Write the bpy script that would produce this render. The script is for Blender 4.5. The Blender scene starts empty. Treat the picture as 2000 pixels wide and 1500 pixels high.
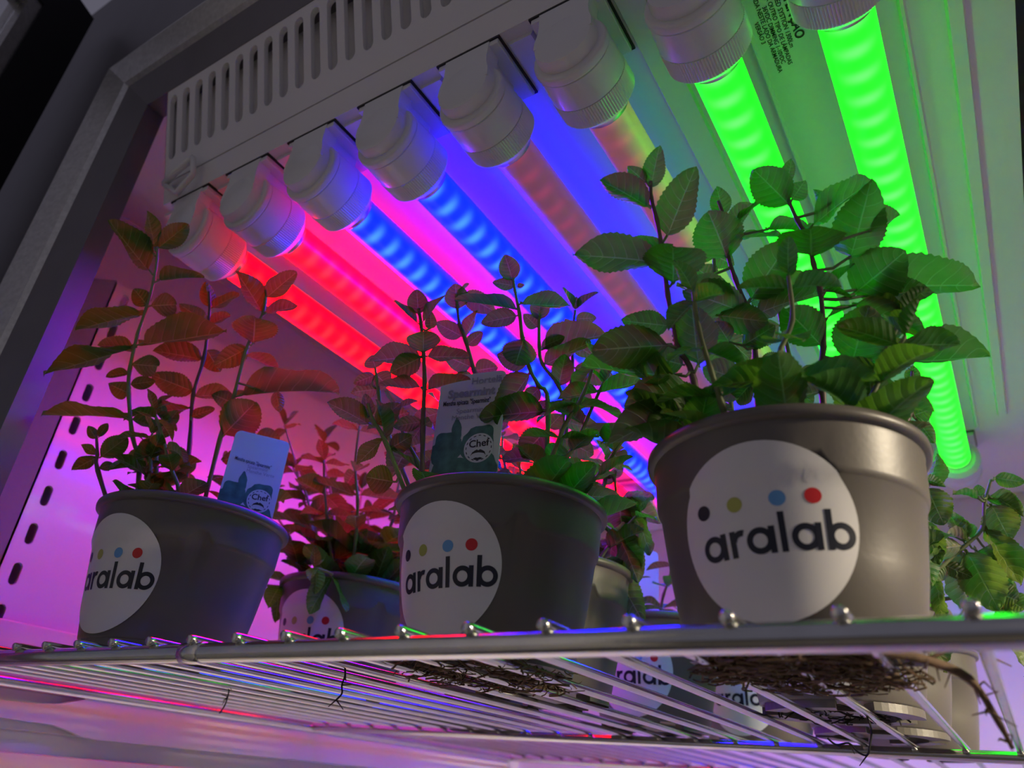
import bpy, bmesh, math, random
from mathutils import Vector, Matrix

SC = bpy.context.scene
COL = SC.collection
ZC = 1.0          # the eye stands one metre up; every height below is measured from it
PI = math.pi

# ------------------------------------------------------------------ camera
cam = bpy.data.cameras.new('camera')
cam.sensor_fit = 'HORIZONTAL'; cam.sensor_width = 36.0
cam.lens = 1452.35 / 2000 * 36.0
cam.clip_start = 0.01; cam.clip_end = 50
cam.dof.use_dof = True; cam.dof.focus_distance = 0.40; cam.dof.aperture_fstop = 9.0
camo = bpy.data.objects.new('camera', cam); COL.objects.link(camo)
RT = Vector((0.8469, 0.5260, 0.0782)).normalized()
DN = Vector((-0.1959, 0.4452, -0.8737)); DN = (DN - RT*DN.dot(RT)).normalized()
FW = RT.cross(DN)
camo.matrix_world = Matrix(((RT.x, -DN.x, -FW.x, 0), (RT.y, -DN.y, -FW.y, 0), (RT.z, -DN.z, -FW.z, ZC), (0, 0, 0, 1)))
SC.camera = camo

# ------------------------------------------------------------------ world, room lamp, exposure
world = bpy.data.worlds.new('room_light'); SC.world = world; world.use_nodes = True
world.node_tree.nodes['Background'].inputs[0].default_value = (0.102, 0.098, 0.130, 1)
world.node_tree.nodes['Background'].inputs[1].default_value = 1.0
rl = bpy.data.lights.new('room_ceiling_lamp_offscreen', 'AREA'); rl.shape = 'RECTANGLE'; rl.size = 1.2; rl.size_y = 0.3
rl.energy = 0.2; rl.color = (1.0, 0.86, 0.66)
rlo = bpy.data.objects.new('room_ceiling_lamp_offscreen', rl); COL.objects.link(rlo)
rlo.location = (0.55, -1.7, ZC + 1.15)
rlo.rotation_euler = (Vector((0.55, -1.7, 1.15)) - Vector((-0.2, 0.3, 0.1))).to_track_quat('Z', 'Y').to_euler()
wl = bpy.data.lights.new('room_side_lamp_offscreen', 'AREA'); wl.shape = 'RECTANGLE'; wl.size = 0.6; wl.size_y = 0.25
wl.energy = 140.0; wl.color = (1.0, 0.84, 0.60)
wlo = bpy.data.objects.new('room_side_lamp_offscreen', wl); COL.objects.link(wlo)
wlo.location = (2.5, 0.65, ZC + 0.84)
wlo.rotation_euler = Vector((2.5, 0.20, 0.74)).to_track_quat('Z', 'Y').to_euler()
vs = SC.view_settings
vs.view_transform = 'Standard'; vs.look = 'None'; vs.gamma = 1.0; vs.exposure = 0.0; vs.use_curve_mapping = False

# light given off by the tubes (red, green, blue)
RED = ((20.0, 0.0, 0.03), (20.0, 0.03, 0.05))
BLUE = ((0.0, 0.03, 42.0), (0.07, 0.34, 42.0))
GREEN = ((0.015, 5.6, 0.02), (0.15, 5.8, 0.17))
DIMPINK = ((0.10, 0.0, 0.02), (0.22, 0.0, 0.04))
DIMORANGE = ((0.14, 0.02, 0.02), (0.26, 0.03, 0.03))

# ------------------------------------------------------------------ materials
MATS = {}
def mat(name, col, rough=0.5, metal=0.0, spec=0.5, noise=0.0, nscale=40, bump=0.0, bscale=200, coat=0.0, aniso=None):
    m = bpy.data.materials.new(name); m.use_nodes = True
    nt = m.node_tree; b = nt.nodes['Principled BSDF']
    b.inputs['Base Color'].default_value = (*col, 1); b.inputs['Roughness'].default_value = rough
    b.inputs['Metallic'].default_value = metal; b.inputs['Specular IOR Level'].default_value = spec
    b.inputs['Coat Weight'].default_value = coat
    tc = nt.nodes.new('ShaderNodeTexCoord')
    src = tc.outputs['Object']
    if aniso:
        mp = nt.nodes.new('ShaderNodeMapping'); mp.inputs['Scale'].default_value = aniso
        nt.links.new(src, mp.inputs['Vector']); src = mp.outputs['Vector']
    if noise:
        n = nt.nodes.new('ShaderNodeTexNoise'); n.inputs['Scale'].default_value = nscale; n.inputs['Detail'].default_value = 4
        nt.links.new(src, n.inputs['Vector'])
        r = nt.nodes.new('ShaderNodeValToRGB')
        r.color_ramp.elements[0].position = 0.3; r.color_ramp.elements[1].position = 0.7
        r.color_ramp.elements[0].color = (*[max(0, c*(1-noise)) for c in col], 1)
        r.color_ramp.elements[1].color = (*[min(1, c*(1+noise)) for c in col], 1)
        nt.links.new(n.outputs['Fac'], r.inputs['Fac']); nt.links.new(r.outputs['Color'], b.inputs['Base Color'])
    if bump:
        n2 = nt.nodes.new('ShaderNodeTexNoise'); n2.inputs['Scale'].default_value = bscale; n2.inputs['Detail'].default_value = 3
        nt.links.new(src, n2.inputs['Vector'])
        bp = nt.nodes.new('ShaderNodeBump'); bp.inputs['Strength'].default_value = bump; bp.inputs['Distance'].default_value = 0.001
        nt.links.new(n2.outputs['Fac'], bp.inputs['Height']); nt.links.new(bp.outputs['Normal'], b.inputs['Normal'])
    MATS[name] = m
    return m

mat('white_enamel', (0.80, 0.79, 0.80), 0.32, coat=0.25, noise=0.015, nscale=8)
mat('fixture_white', (0.74, 0.73, 0.76), 0.38, noise=0.02, nscale=20)
mat('holder_plastic', (0.72, 0.72, 0.74), 0.33, coat=0.2)
mat('frame_alu', (0.56, 0.55, 0.53), 0.34, 0.9, noise=0.12, nscale=260, bump=0.25, bscale=900)
mat('frame_dark', (0.16, 0.15, 0.17), 0.45, 0.3, noise=0.05, nscale=30)
mat('gasket_black', (0.006, 0.006, 0.010), 0.6)
mat('chrome', (0.62, 0.62, 0.60), 0.17, 1.0, noise=0.08, nscale=60, bump=0.06, bscale=150)
mat('cap_metal', (0.62, 0.60, 0.52), 0.3, 1.0)
mat('pot_plastic', (0.125, 0.112, 0.098), 0.40, noise=0.06, nscale=14, bump=0.05, bscale=400)
mat('soil', (0.035, 0.022, 0.014), 0.95, noise=0.5, nscale=120, bump=0.8, bscale=200)
mat('root_brown', (0.11, 0.065, 0.035), 0.85, noise=0.45, nscale=200)
mat('root_dark', (0.012, 0.010, 0.009), 0.9)
mat('sticker_white', (0.74, 0.73, 0.73), 0.38)
mat('ink_navy', (0.008, 0.010, 0.022), 0.4)
mat('ink_olive', (0.42, 0.44, 0.09), 0.4)
mat('ink_blue', (0.13, 0.36, 0.68), 0.4)
mat('ink_red', (0.60, 0.018, 0.022), 0.4)
mat('ink_black', (0.01, 0.012, 0.012), 0.5)
mat('ink_grey', (0.30, 0.31, 0.34), 0.5)
mat('card_white', (0.62, 0.62, 0.66), 0.4)
mat('card_green', (0.05, 0.16, 0.13), 0.45, noise=0.4, nscale=150)
mat('room_floor', (0.10, 0.095, 0.09), 0.6, noise=0.1, nscale=6)

def glass_mat():
    m = bpy.data.materials.new('door_glass'); m.use_nodes = True
    b = m.node_tree.nodes['Principled BSDF']
    b.inputs['Base Color'].default_value = (0.95, 0.95, 0.97, 1); b.inputs['Roughness'].default_value = 0.04
    b.inputs['Transmission Weight'].default_value = 0.85; b.inputs['IOR'].default_value = 1.1
    MATS['door_glass'] = m
glass_mat()

def tube_mat(name, base, hot, pitch=0.0163, body=0.03, turn=0.1):
    m = bpy.data.materials.new(name); m.use_nodes = True
    nt = m.node_tree; N = nt.nodes; L = nt.links
    b = N['Principled BSDF']; b.inputs['Base Color'].default_value = (body, body, body, 1); b.inputs['Roughness'].default_value = 0.35
    tc = N.new('ShaderNodeTexCoord'); sp = N.new('ShaderNodeSeparateXYZ'); L.new(tc.outputs['Object'], sp.inputs[0])
    def mth(op, a, bb=None):
        n = N.new('ShaderNodeMath'); n.operation = op
        for i, v in enumerate((a, bb)):
            if v is None: continue
            if isinstance(v, (int, float)): n.inputs[i].default_value = v
            else: L.new(v, n.inputs[i])
        return n.outputs[0]
    c = mth('COSINE', mth('MULTIPLY', sp.outputs['Y'], 2*PI/pitch))
    c = mth('POWER', mth('ADD', mth('MULTIPLY', c, 0.5), 0.5), 2.0)
    # the diode strip faces down, turned a little in its holder
    d = mth('ADD', mth('MULTIPLY', sp.outputs['Z'], -math.cos(turn)/0.0132), mth('MULTIPLY', sp.outputs['X'], math.sin(turn)/0.0132))
    a = mth('POWER', mth('MAXIMUM', d, 0.0), 5.0)
    fac = mth('MULTIPLY', c, a)
    mx = N.new('ShaderNodeMix'); mx.data_type = 'RGBA'; mx.clamp_factor = True
    L.new(fac, mx.inputs['Factor'])
    # the back of the tube is an opaque strip: light leaves it downwards
    sm = N.new('ShaderNodeMapRange'); sm.interpolation_type = 'SMOOTHSTEP'
    sm.inputs['From Min'].default_value = -0.32; sm.inputs['From Max'].default_value = 0.30
    sm.inputs['To Min'].default_value = 0.02; sm.inputs['To Max'].default_value = 1.0
    L.new(d, sm.inputs['Value'])
    s = max(max(base), max(hot))
    mx.inputs['A'].default_value = (*[v/s for v in base], 1); mx.inputs['B'].default_value = (*[v/s for v in hot], 1)
    L.new(mx.outputs['Result'], b.inputs['Emission Color']); L.new(mth('MULTIPLY', sm.outputs[0], s), b.inputs['Emission Strength'])
    MATS[name] = m
for n, c in (('tube_red', RED), ('tube_blue', BLUE), ('tube_green', GREEN), ('tube_pink', DIMPINK), ('tube_orange', DIMORANGE)):
    tube_mat(n, *c, body=0.6 if n in ('tube_pink', 'tube_orange') else 0.03, turn={'tube_red': 0.62, 'tube_blue': 0.48, 'tube_pink': 0.4, 'tube_orange': 0.3}.get(n, 0.08))

def leaf_mat(name, col, vein, trans, tcol):
    m = bpy.data.materials.new(name); m.use_nodes = True
    nt = m.node_tree; N = nt.nodes; L = nt.links
    b = N['Principled BSDF']; b.inputs['Roughness'].default_value = 0.48; b.inputs['Specular IOR Level'].default_value = 0.35
    uv = N.new('ShaderNodeUVMap'); sp = N.new('ShaderNodeSeparateXYZ'); L.new(uv.outputs['UV'], sp.inputs[0])
    def mth(op, a, bb=None, cc=None):
        n = N.new('ShaderNodeMath'); n.operation = op
        for i, v in enumerate((a, bb, cc)):
            if v is None: continue
            if isinstance(v, (int, float)): n.inputs[i].default_value = v
            else: L.new(v, n.inputs[i])
        return n.outputs[0]
    u = mth('ABSOLUTE', mth('SUBTRACT', mth('MULTIPLY', sp.outputs['X'], 2.0), 1.0))
    v = sp.outputs['Y']
    rib = mth('SUBTRACT', 1.0, mth('MINIMUM', mth('DIVIDE', u, 0.055), 1.0))
    # side veins run out and forward from the midrib
    q = mth('SUBTRACT', v, mth('MULTIPLY', mth('POWER', u, 1.35), 0.17))
    tri = mth('PINGPONG', mth('MULTIPLY', q, 7.5), 0.5)
    side = mth('SUBTRACT', 1.0, mth('MINIMUM', mth('DIVIDE', tri, 0.075), 1.0))
    side = mth('MULTIPLY', side, mth('SUBTRACT', 1.0, mth('MULTIPLY', u, 0.75)))
    vf = mth('MAXIMUM', rib, mth('MULTIPLY', side, 0.65))
    oi = N.new('ShaderNodeObjectInfo')
    no = N.new('ShaderNodeTexNoise'); no.inputs['Scale'].default_value = 5.0; no.inputs['Detail'].default_value = 5
    tc = N.new('ShaderNodeTexCoord'); L.new(tc.outputs['Object'], no.inputs['Vector'])
    hs = N.new('ShaderNodeHueSaturation'); hs.inputs['Color'].default_value = (*col, 1)
    L.new(mth('ADD', mth('MULTIPLY', oi.outputs['Random'], 0.035), 0.4825), hs.inputs['Hue'])
    L.new(mth('ADD', mth('MULTIPLY', no.outputs['Fac'], 0.7), mth('MULTIPLY', oi.outputs['Random'], 0.45)), hs.inputs['Value'])
    mx = N.new('ShaderNodeMix'); mx.data_type = 'RGBA'
    L.new(vf, mx.inputs['Factor']); L.new(hs.outputs['Color'], mx.inputs['A']); mx.inputs['B'].default_value = (*vein, 1)
    L.new(mx.outputs['Result'], b.inputs['Base Color'])
    bp = N.new('ShaderNodeBump'); bp.inputs['Strength'].default_value = 0.45; bp.inputs['Distance'].default_value = 0.0012
    L.new(mth('ADD', mth('MULTIPLY', vf, -0.8), mth('MULTIPLY', tri, 1.2)), bp.inputs['Height'])
    L.new(bp.outputs['Normal'], b.inputs['Normal'])
    tr = N.new('ShaderNodeBsdfTranslucent')
    mt = N.new('ShaderNodeMix'); mt.data_type = 'RGBA'; mt.inputs['Factor'].default_value = 0.5
    L.new(mx.outputs['Result'], mt.inputs['A']); mt.inputs['B'].default_value = (*tcol, 1)
    L.new(mt.outputs['Result'], tr.inputs['Color']); L.new(bp.outputs['Normal'], tr.inputs['Normal'])
    ms = N.new('ShaderNodeMixShader'); ms.inputs['Fac'].default_value = trans
    L.new(b.outputs[0], ms.inputs[1]); L.new(tr.outputs[0], ms.inputs[2])
    L.new(ms.outputs[0], N['Material Output'].inputs['Surface'])
    MATS[name] = m
leaf_mat('mint_leaf', (0.090, 0.26, 0.035), (0.26, 0.48, 0.15), 0.42, (0.27, 0.64, 0.03))
leaf_mat('mint_leaf_wilted', (0.17, 0.30, 0.06), (0.42, 0.50, 0.22), 0.36, (0.38, 0.60, 0.07))
mat('mint_stem', (0.20, 0.24, 0.10), 0.5, noise=0.25, nscale=60)
mat('mint_stem_purple', (0.16, 0.10, 0.09), 0.5, noise=0.35, nscale=60)

# ------------------------------------------------------------------ mesh helpers
def link(name, me, material=None, parent=None, loc=None, rotz=None):
    o = bpy.data.objects.new(name, me); COL.objects.link(o)
    if material and not me.materials: me.materials.append(MATS[material])
    if parent: o.parent = parent
    if loc is not None: o.location = loc
    if rotz is not None: o.rotation_euler = (0, 0, rotz)
    return o
def bm_obj(name, bm, material, parent=None, loc=None, rotz=None, smooth=False, angle=None):
    me = bpy.data.meshes.new(name)
    bmesh.ops.recalc_face_normals(bm, faces=bm.faces[:])
    bm.to_mesh(me); bm.free()
    if smooth:
        for p in me.polygons: p.use_smooth = True
        if angle is not None: me.set_sharp_from_angle(angle=angle)
    return link(name, me, material, parent, loc, rotz)
def thing(name, label, cat, loc=(0, 0, 0), group=None):
    o = bpy.data.objects.new(name, None); COL.objects.link(o); o.location = loc; o.empty_display_size = 0.02
    o['label'] = label; o['category'] = cat
    if group: o['group'] = group
    return o
def tag(o, label, cat, group=None):
    o['label'] = label; o['category'] = cat
    if group: o['group'] = group
    return o
def structure(o, label=None):
    o['kind'] = 'structure'
    if label: o['label'] = label
    return o
def box(bm, x0, x1, y0, y1, z0, z1, bevel=0.0):
    r = bmesh.ops.create_cube(bm, size=1.0)
    for v in r['verts']:
        v.co = Vector((x0 if v.co.x < 0 else x1, y0 if v.co.y < 0 else y1, z0 if v.co.z < 0 else z1))
    if bevel:
        es = list({e for v in r['verts'] for e in v.link_edges})
        bmesh.ops.bevel(bm, geom=es, offset=bevel, segments=2, affect='EDGES', profile=0.5)
def new(): return bmesh.new()
def tube(bm, pts, radii, seg=8, cap=True):
    pts = [Vector(p) for p in pts]; n = len(pts)
    if isinstance(radii, (int, float)): radii = [radii]*n
    prev = None; rings = []
    for i in range(n):
        t = (pts[min(i+1, n-1)] - pts[max(i-1, 0)]).normalized()
        if prev is None:
            a = Vector((0, 0, 1)) if abs(t.z) < 0.9 else Vector((1, 0, 0))
            u = t.cross(a).normalized()
        else:
            u = (prev - t*prev.dot(t)).normalized()
        prev = u; w = t.cross(u)
        rings.append([bm.verts.new(pts[i] + (u*math.cos(2*PI*k/seg) + w*math.sin(2*PI*k/seg))*radii[i]) for k in range(seg)])
    for i in range(n-1):
        for k in range(seg):
            bm.faces.new((rings[i][k], rings[i][(k+1) % seg], rings[i+1][(k+1) % seg], rings[i+1][k]))
    if cap:
        bm.faces.new(rings[0][::-1]); bm.faces.new(rings[-1])
def lathe_y(bm, prof, seg=40):
    """profile of (radius, y) turned about the Y axis"""
    rings = []
    for r, y in prof:
        if r < 1e-6: rings.append([bm.verts.new((0, y, 0))])
        else: rings.append([bm.verts.new((r*math.cos(2*PI*k/seg), y, r*math.sin(2*PI*k/seg))) for k in range(seg)])
    for a, b in zip(rings, rings[1:]):
        for k in range(seg):
            k2 = (k+1) % seg
            if len(a) == 1: bm.faces.new((a[0], b[k2], b[k]))
            elif len(b) == 1: bm.faces.new((a[k], a[k2], b[0]))
            else: bm.faces.new((a[k], a[k2], b[k2], b[k]))
def prism(bm, outline, axis, lo, hi):
    """closed 2-D outline extruded along an axis; outline holds the two other coordinates in order"""
    def p(a, b, c): return {'x': (c, a, b), 'y': (a, c, b), 'z': (a, b, c)}[axis]
    A = [bm.verts.new(p(a, b, lo)) for a, b in outline]; B = [bm.verts.new(p(a, b, hi)) for a, b in outline]
    n = len(A)
    bm.faces.new(A[::-1]); bm.faces.new(B)
    for i in range(n): bm.faces.new((A[i], A[(i+1) % n], B[(i+1) % n], B[i]))
def capsule(cx, cy, w, h, n=8):
    """rounded slot outline, counter-clockwise from the right"""
    r = w/2; out = []
    for k in range(n+1): a = PI*k/n; out.append((cx + r*math.cos(a), cy + h/2 - r + r*math.sin(a)))
    out.append((cx - r, cy))
    for k in range(n+1): a = PI + PI*k/n; out.append((cx + r*math.cos(a), cy - h/2 + r + r*math.sin(a)))
    out.append((cx + r, cy))
    return out
def slotted_cell(bm, x0, x1, y0, y1, cx, cy, w, h, f, thick):
    """one cell of a punched sheet: a rectangle with a rounded slot; f(a, b, depth) places a point"""
    cap = capsule(cx, cy, w, h); n = len(cap)
    out = []
    for (px, py) in cap:
        dx, dy = px-cx, py-cy
        s = min(((x1-cx) if dx > 0 else (cx-x0))/max(abs(dx), 1e-9), ((y1-cy) if dy > 0 else (cy-y0))/max(abs(dy), 1e-9))
        out.append((cx+dx*s, cy+dy*s))
    I = [bm.verts.new(f(a, b, 0)) for a, b in cap]; O = [bm.verts.new(f(a, b, 0)) for a, b in out]
    D = [bm.verts.new(f(a, b, thick)) for a, b in cap]
    for i in range(n):
        j = (i+1) % n
        bm.faces.new((O[i], O[j], I[j], I[i])); bm.faces.new((I[i], I[j], D[j], D[i]))
    # the four corners of the cell
    for (X, Y) in ((x0, y0), (x0, y1), (x1, y0), (x1, y1)):
        for i in range(n):
            j = (i+1) % n; (a, b), (c, d) = out[i], out[j]
            onx = lambda q: abs(q-X) < 1e-9
            ony = lambda q: abs(q-Y) < 1e-9
            if (onx(a) and ony(d) and not ony(b)) or (onx(c) and ony(b) and not ony(d)):
                bm.faces.new((O[i], bm.verts.new(f(X, Y, 0)), O[j]))
def text_mesh(name, body, size, extrude=0.0, bold=0.0):
    cu = bpy.data.curves.new(name, 'FONT'); cu.body = body; cu.size = size; cu.extrude = extrude; cu.offset = bold
    cu.align_x = 'LEFT'; cu.resolution_u = 3
    o = bpy.data.objects.new(name, cu); COL.objects.link(o)
    dg = bpy.context.evaluated_depsgraph_get(); dg.update()
    me = bpy.data.meshes.new_from_object(o.evaluated_get(dg))
    bpy.data.objects.remove(o); bpy.data.curves.remove(cu)
    me.name = name
    return me
def copy_tree(o, parent=None):
    c = o.copy(); COL.objects.link(c); c.parent = parent
    for ch in list(o.children): copy_tree(ch, c)
    return c

# ------------------------------------------------------------------ mint shoots, in tenths of a millimetre from the foot of each pot
# (stem points, then one row per leaf: base, axis, upper-side normal x100, width)
SHOOTS_FRONT_RIGHT = [([(-267,-145,660),(-291,-261,1192),(-322,-360,1309),(-318,-430,1420),(-316,-497,1522),(-298,-598,1694),(-292,-673,1814),(-293,-731,1899),(-280,-768,1968)],[(-290,-751,1933,73,-68,177,-517,707,483,101),(-296,-772,1958,-70,-57,83,-98,857,506,74),(-302,-711,1860,-150,-226,72,25,288,957,140),(-276,-613,1739,182,-104,276,-603,529,597,174),(-308,-576,1650,-314,-285,-31,-282,208,937,213),(-286,-504,1563,95,-230,55,-41,218,975,272),(-277,-597,1713,-199,-27,66,328,-129,936,85),(-340,-382,1324,-312,-235,-81,-590,594,548,199),(-331,-425,1397,-225,-46,66,-31,869,494,123),(-261,-274,1242,60,-238,169,-203,533,821,197),(-312,-311,1246,-153,-65,55,-192,858,477,133),(-305,-253,1166,-262,-209,-138,-614,285,736,181),(-310,-217,1105,-364,-194,-219,-553,104,827,234),(-333,-299,1206,-454,-131,73,97,211,973,239),(-278,-192,1100,-224,-147,-124,-613,329,718,147),(-277,-196,1109,-191,-44,100,-33,935,354,118)]),([(-127,114,660),(-75,10,1343),(-48,-91,1524),(-61,-164,1621),(-75,-233,1709),(-82,-302,1806),(-64,-385,1951),(-71,-443,2030)],[(-87,-290,1783,-18,-214,145,-231,558,797,235),(-62,-396,1969,-7,-63,134,-191,892,410,98),(-22,-353,1945,123,52,140,-671,-276,688,70),(-44,-367,1943,93,74,145,-828,482,287,94),(-44,-151,1618,243,-101,220,-189,796,575,213),(-319,-369,1664,238,114,-64,163,203,966,136),(-56,-129,1572,-212,-302,9,-313,246,918,185),(-189,-206,1551,228,51,-72,-33,860,509,147),(-49,-152,1613,286,194,186,-592,108,799,196),(-37,-115,1570,315,174,176,-482,-11,876,200),(-136,7,1284,-132,-202,8,-648,450,615,142),(-158,-110,1438,-25,-121,65,-333,499,800,101),(-117,-75,1428,171,-7,72,-192,824,533,115),(-28,-315,1883,170,156,78,-123,-333,935,86),(95,-262,1928,174,147,72,-111,-328,938,76),(-95,15,1315,-155,-100,-146,-654,731,193,120),(-90,30,1297,-83,-102,-161,-696,712,-90,109)]),([(172,109,660),(201,43,1203),(242,-33,1359),(261,-77,1445),(280,-155,1583),(278,-224,1684),(276,-292,1786),(254,-351,1851),(238,-411,1926),(229,-451,1976)],[(241,-395,1905,-107,-203,104,-246,542,803,177),(245,-452,1994,43,-20,120,-590,736,333,65),(249,-405,1929,63,19,105,-542,821,178,93),(275,-242,1709,43,-226,-27,99,-100,990,277),(294,-309,1830,266,95,268,-656,-206,726,195),(289,-139,1567,131,28,161,-768,-68,637,53),(419,-144,1710,148,-67,346,-230,932,280,227),(401,-304,1933,-64,31,117,225,965,-133,68),(517,-160,1833,140,168,165,-660,-172,731,137),(297,-145,1584,106,59,-25,283,-100,954,43),(393,-69,1569,249,-23,154,-218,849,481,249),(449,-56,1607,439,313,117,-261,4,965,276),(460,-32,1582,246,144,35,-437,575,692,144),(276,-85,1472,118,34,70,-475,-138,869,38),(390,-53,1542,254,188,-114,159,347,924,168),(238,-35,1359,-100,-252,93,-366,448,816,186),(229,9,1282,104,39,2,9,-67,998,33),(330,70,1295,130,-140,208,-43,816,577,231),(386,90,1321,491,306,44,-21,-108,994,256),(223,23,1256,285,207,-88,70,306,949,182),(213,33,1229,151,80,-103,-131,867,481,109),(207,35,1220,-64,-132,19,-550,374,747,85),(199,53,1186,-152,-152,-87,-624,189,759,116)]),([(267,324,660),(510,551,1259),(535,507,1352),(553,470,1426)],[(539,497,1371,22,-37,79,-41,899,436,70),(521,531,1301,104,-21,69,-92,908,410,69),(501,564,1231,100,6,25,-155,902,403,101),(518,532,1296,-69,-63,93,357,629,690,66),(501,558,1240,-89,-102,17,-534,568,626,78),(524,584,1224,54,55,-120,-30,913,407,78),(519,527,1305,-42,-24,107,630,670,393,59)]),([(-11,420,660),(7,359,1407),(28,296,1523),(30,183,1695),(31,71,1866)],[(9,354,1416,-137,-131,-11,-400,344,850,95),(13,331,1455,19,-42,83,-167,863,477,73),(28,296,1523,-124,-128,-71,-764,545,345,111),(25,193,1675,-134,-100,-101,-705,647,291,141),(25,168,1713,170,131,-22,-429,662,615,142),(27,81,1847,-107,-65,103,-57,870,490,119),(13,344,1436,148,102,44,-597,684,419,95),(7,359,1407,90,49,-96,-83,917,391,105)]),([(-281,312,660),(-267,216,1434),(-240,73,1677),(-225,-45,1872),(-203,-121,2009)],[(-212,-101,1969,-48,-17,91,19,981,193,96),(-225,-45,1872,-87,-40,86,-18,913,409,132),(-228,17,1775,-87,-33,-131,-582,792,184,142),(-242,104,1629,90,126,-98,-312,711,630,131),(-254,160,1532,-109,-44,70,-92,899,429,132),(-267,216,1434,139,49,-45,-155,872,464,107),(-208,-111,1989,65,118,4,-603,309,736,108)])]
SHOOTS_FRONT_MIDDLE = [([(-346,-239,660),(-316,-394,1230),(-259,-501,1451),(-231,-576,1592),(-210,-660,1740),(-204,-707,1819)],[(-212,-689,1783,33,-85,117,-565,582,585,115),(-219,-665,1740,-101,-134,99,393,334,857,68),(-205,-660,1745,119,0,169,-739,-429,520,78),(-230,-578,1596,104,-146,53,-276,145,950,187),(-168,-620,1723,-20,1,116,-592,799,-106,67),(-237,-574,1583,-130,-97,-125,-756,543,365,133),(-238,-572,1578,-273,-128,4,-189,430,883,150),(-229,-569,1583,186,165,57,-242,-59,968,128),(-267,-495,1433,-196,-156,-35,-135,-54,989,127),(-262,-481,1416,246,65,87,-278,-203,939,134),(-304,-410,1266,-116,-113,-63,-721,441,534,87),(-304,-398,1249,67,-28,-3,308,646,699,64),(-313,-403,1248,-131,47,-91,-286,619,732,97)]),([(-307,181,660),(-219,-75,1598),(-202,-139,1712),(-210,-255,1880),(-221,-312,1954),(-212,-362,2039),(-203,-406,2115)],[(-212,-353,2025,29,-99,134,-528,623,577,148),(-174,-391,2122,122,207,-49,-607,504,615,131),(-196,-395,2106,59,14,85,-795,-173,582,52),(-217,-266,1888,-122,-125,64,-479,721,501,110),(-210,-255,1880,73,-22,177,-923,23,384,96),(-209,-230,1842,101,13,84,-526,668,526,81),(-207,-154,1730,-164,-90,81,-288,876,387,128),(-202,-139,1712,97,104,58,-771,501,393,128),(-213,-102,1645,-152,-50,34,-195,881,430,140)]),([(170,167,660),(264,-8,1432),(240,-93,1536),(216,-166,1622),(216,-266,1772),(229,-333,1887),(233,-407,2002),(239,-444,2064)],[(234,-433,2042,1,-112,124,-462,657,596,125),(243,-415,2025,-122,-66,21,-315,755,575,72),(245,-414,2025,30,37,21,-798,390,459,33),(241,-361,1941,266,116,-38,123,43,991,146),(223,-332,1878,-204,-82,-41,-376,572,729,112),(237,-340,1906,-318,-207,76,235,-5,972,84),(225,-260,1772,-40,-5,-194,-624,774,108,197),(220,-175,1640,-164,-97,47,-345,810,475,132),(221,-152,1605,-192,-67,-326,-862,12,506,192),(247,-83,1528,-97,-7,-88,-481,744,464,98),(255,-2,1414,-268,-306,-113,-540,170,824,211),(256,10,1396,-34,-62,59,-483,727,488,109),(239,47,1324,-123,-79,-191,-693,704,157,173),(219,81,1252,70,19,-186,-341,939,-32,145),(196,107,1188,-174,-198,-64,-501,166,849,135),(239,47,1324,57,47,103,-726,682,93,99)]),([(147,351,660),(224,229,1408),(267,183,1523),(256,103,1632),(200,-5,1737),(207,-62,1829),(236,-129,1961),(258,-164,2036)],[(236,-126,1956,50,-92,122,-410,638,652,122),(223,-112,1923,-81,-42,95,-195,948,253,86),(209,-54,1820,149,34,56,-400,580,710,81),(211,-44,1807,319,177,177,-455,-67,888,203),(198,-1,1727,286,69,144,-467,97,879,164),(252,112,1613,102,-103,168,-362,682,635,130),(266,185,1518,161,38,39,-322,626,710,85),(259,189,1504,125,38,163,-781,353,516,105),(232,210,1446,192,143,-19,-377,597,708,120),(213,253,1362,156,122,-92,-408,822,397,159),(212,282,1316,-108,-79,-108,-703,679,212,102)]),([(86,411,660),(234,300,1686),(309,157,1980),(358,86,2137)],[(358,82,2142,-43,-101,108,599,449,663,77),(364,87,2142,132,14,114,-603,-309,735,80),(360,87,2137,21,-34,74,-428,766,480,50),(343,108,2088,119,71,16,-479,683,552,83),(323,140,2019,-50,-21,95,-201,973,113,71),(305,167,1960,96,110,-68,-434,714,549,107),(274,236,1824,212,176,-47,-475,711,518,148),(243,293,1706,64,161,-62,-591,485,644,119)]),([(-335,-254,660),(-478,-497,1126),(-514,-587,1225),(-519,-648,1310)],[(-530,-586,1206,-149,-206,89,-311,557,770,135),(-533,-605,1231,14,-73,125,-410,766,495,73),(-475,-504,1139,5,-104,208,106,891,442,116),(-480,-516,1151,-126,-54,-164,-773,-93,628,107),(-479,-374,938,-88,-144,-10,-812,472,343,157),(-477,-474,1092,134,38,81,-496,720,485,106),(-509,-573,1208,100,64,145,-763,587,271,117)]),([(-419,-29,660),(-754,-235,1382),(-749,-357,1572),(-737,-438,1706)],[(-741,-415,1667,-128,-48,-59,-503,673,541,82),(-744,-423,1677,53,83,-71,-583,710,397,141),(-734,-430,1696,-6,-54,75,-631,653,418,129),(-744,-367,1591,-192,-49,-8,-233,818,527,106),(-753,-266,1430,-148,-65,61,-284,913,292,130),(-753,-266,1430,106,99,75,-759,551,347,130),(-765,-211,1334,130,137,-73,-573,736,361,141)])]
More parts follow.
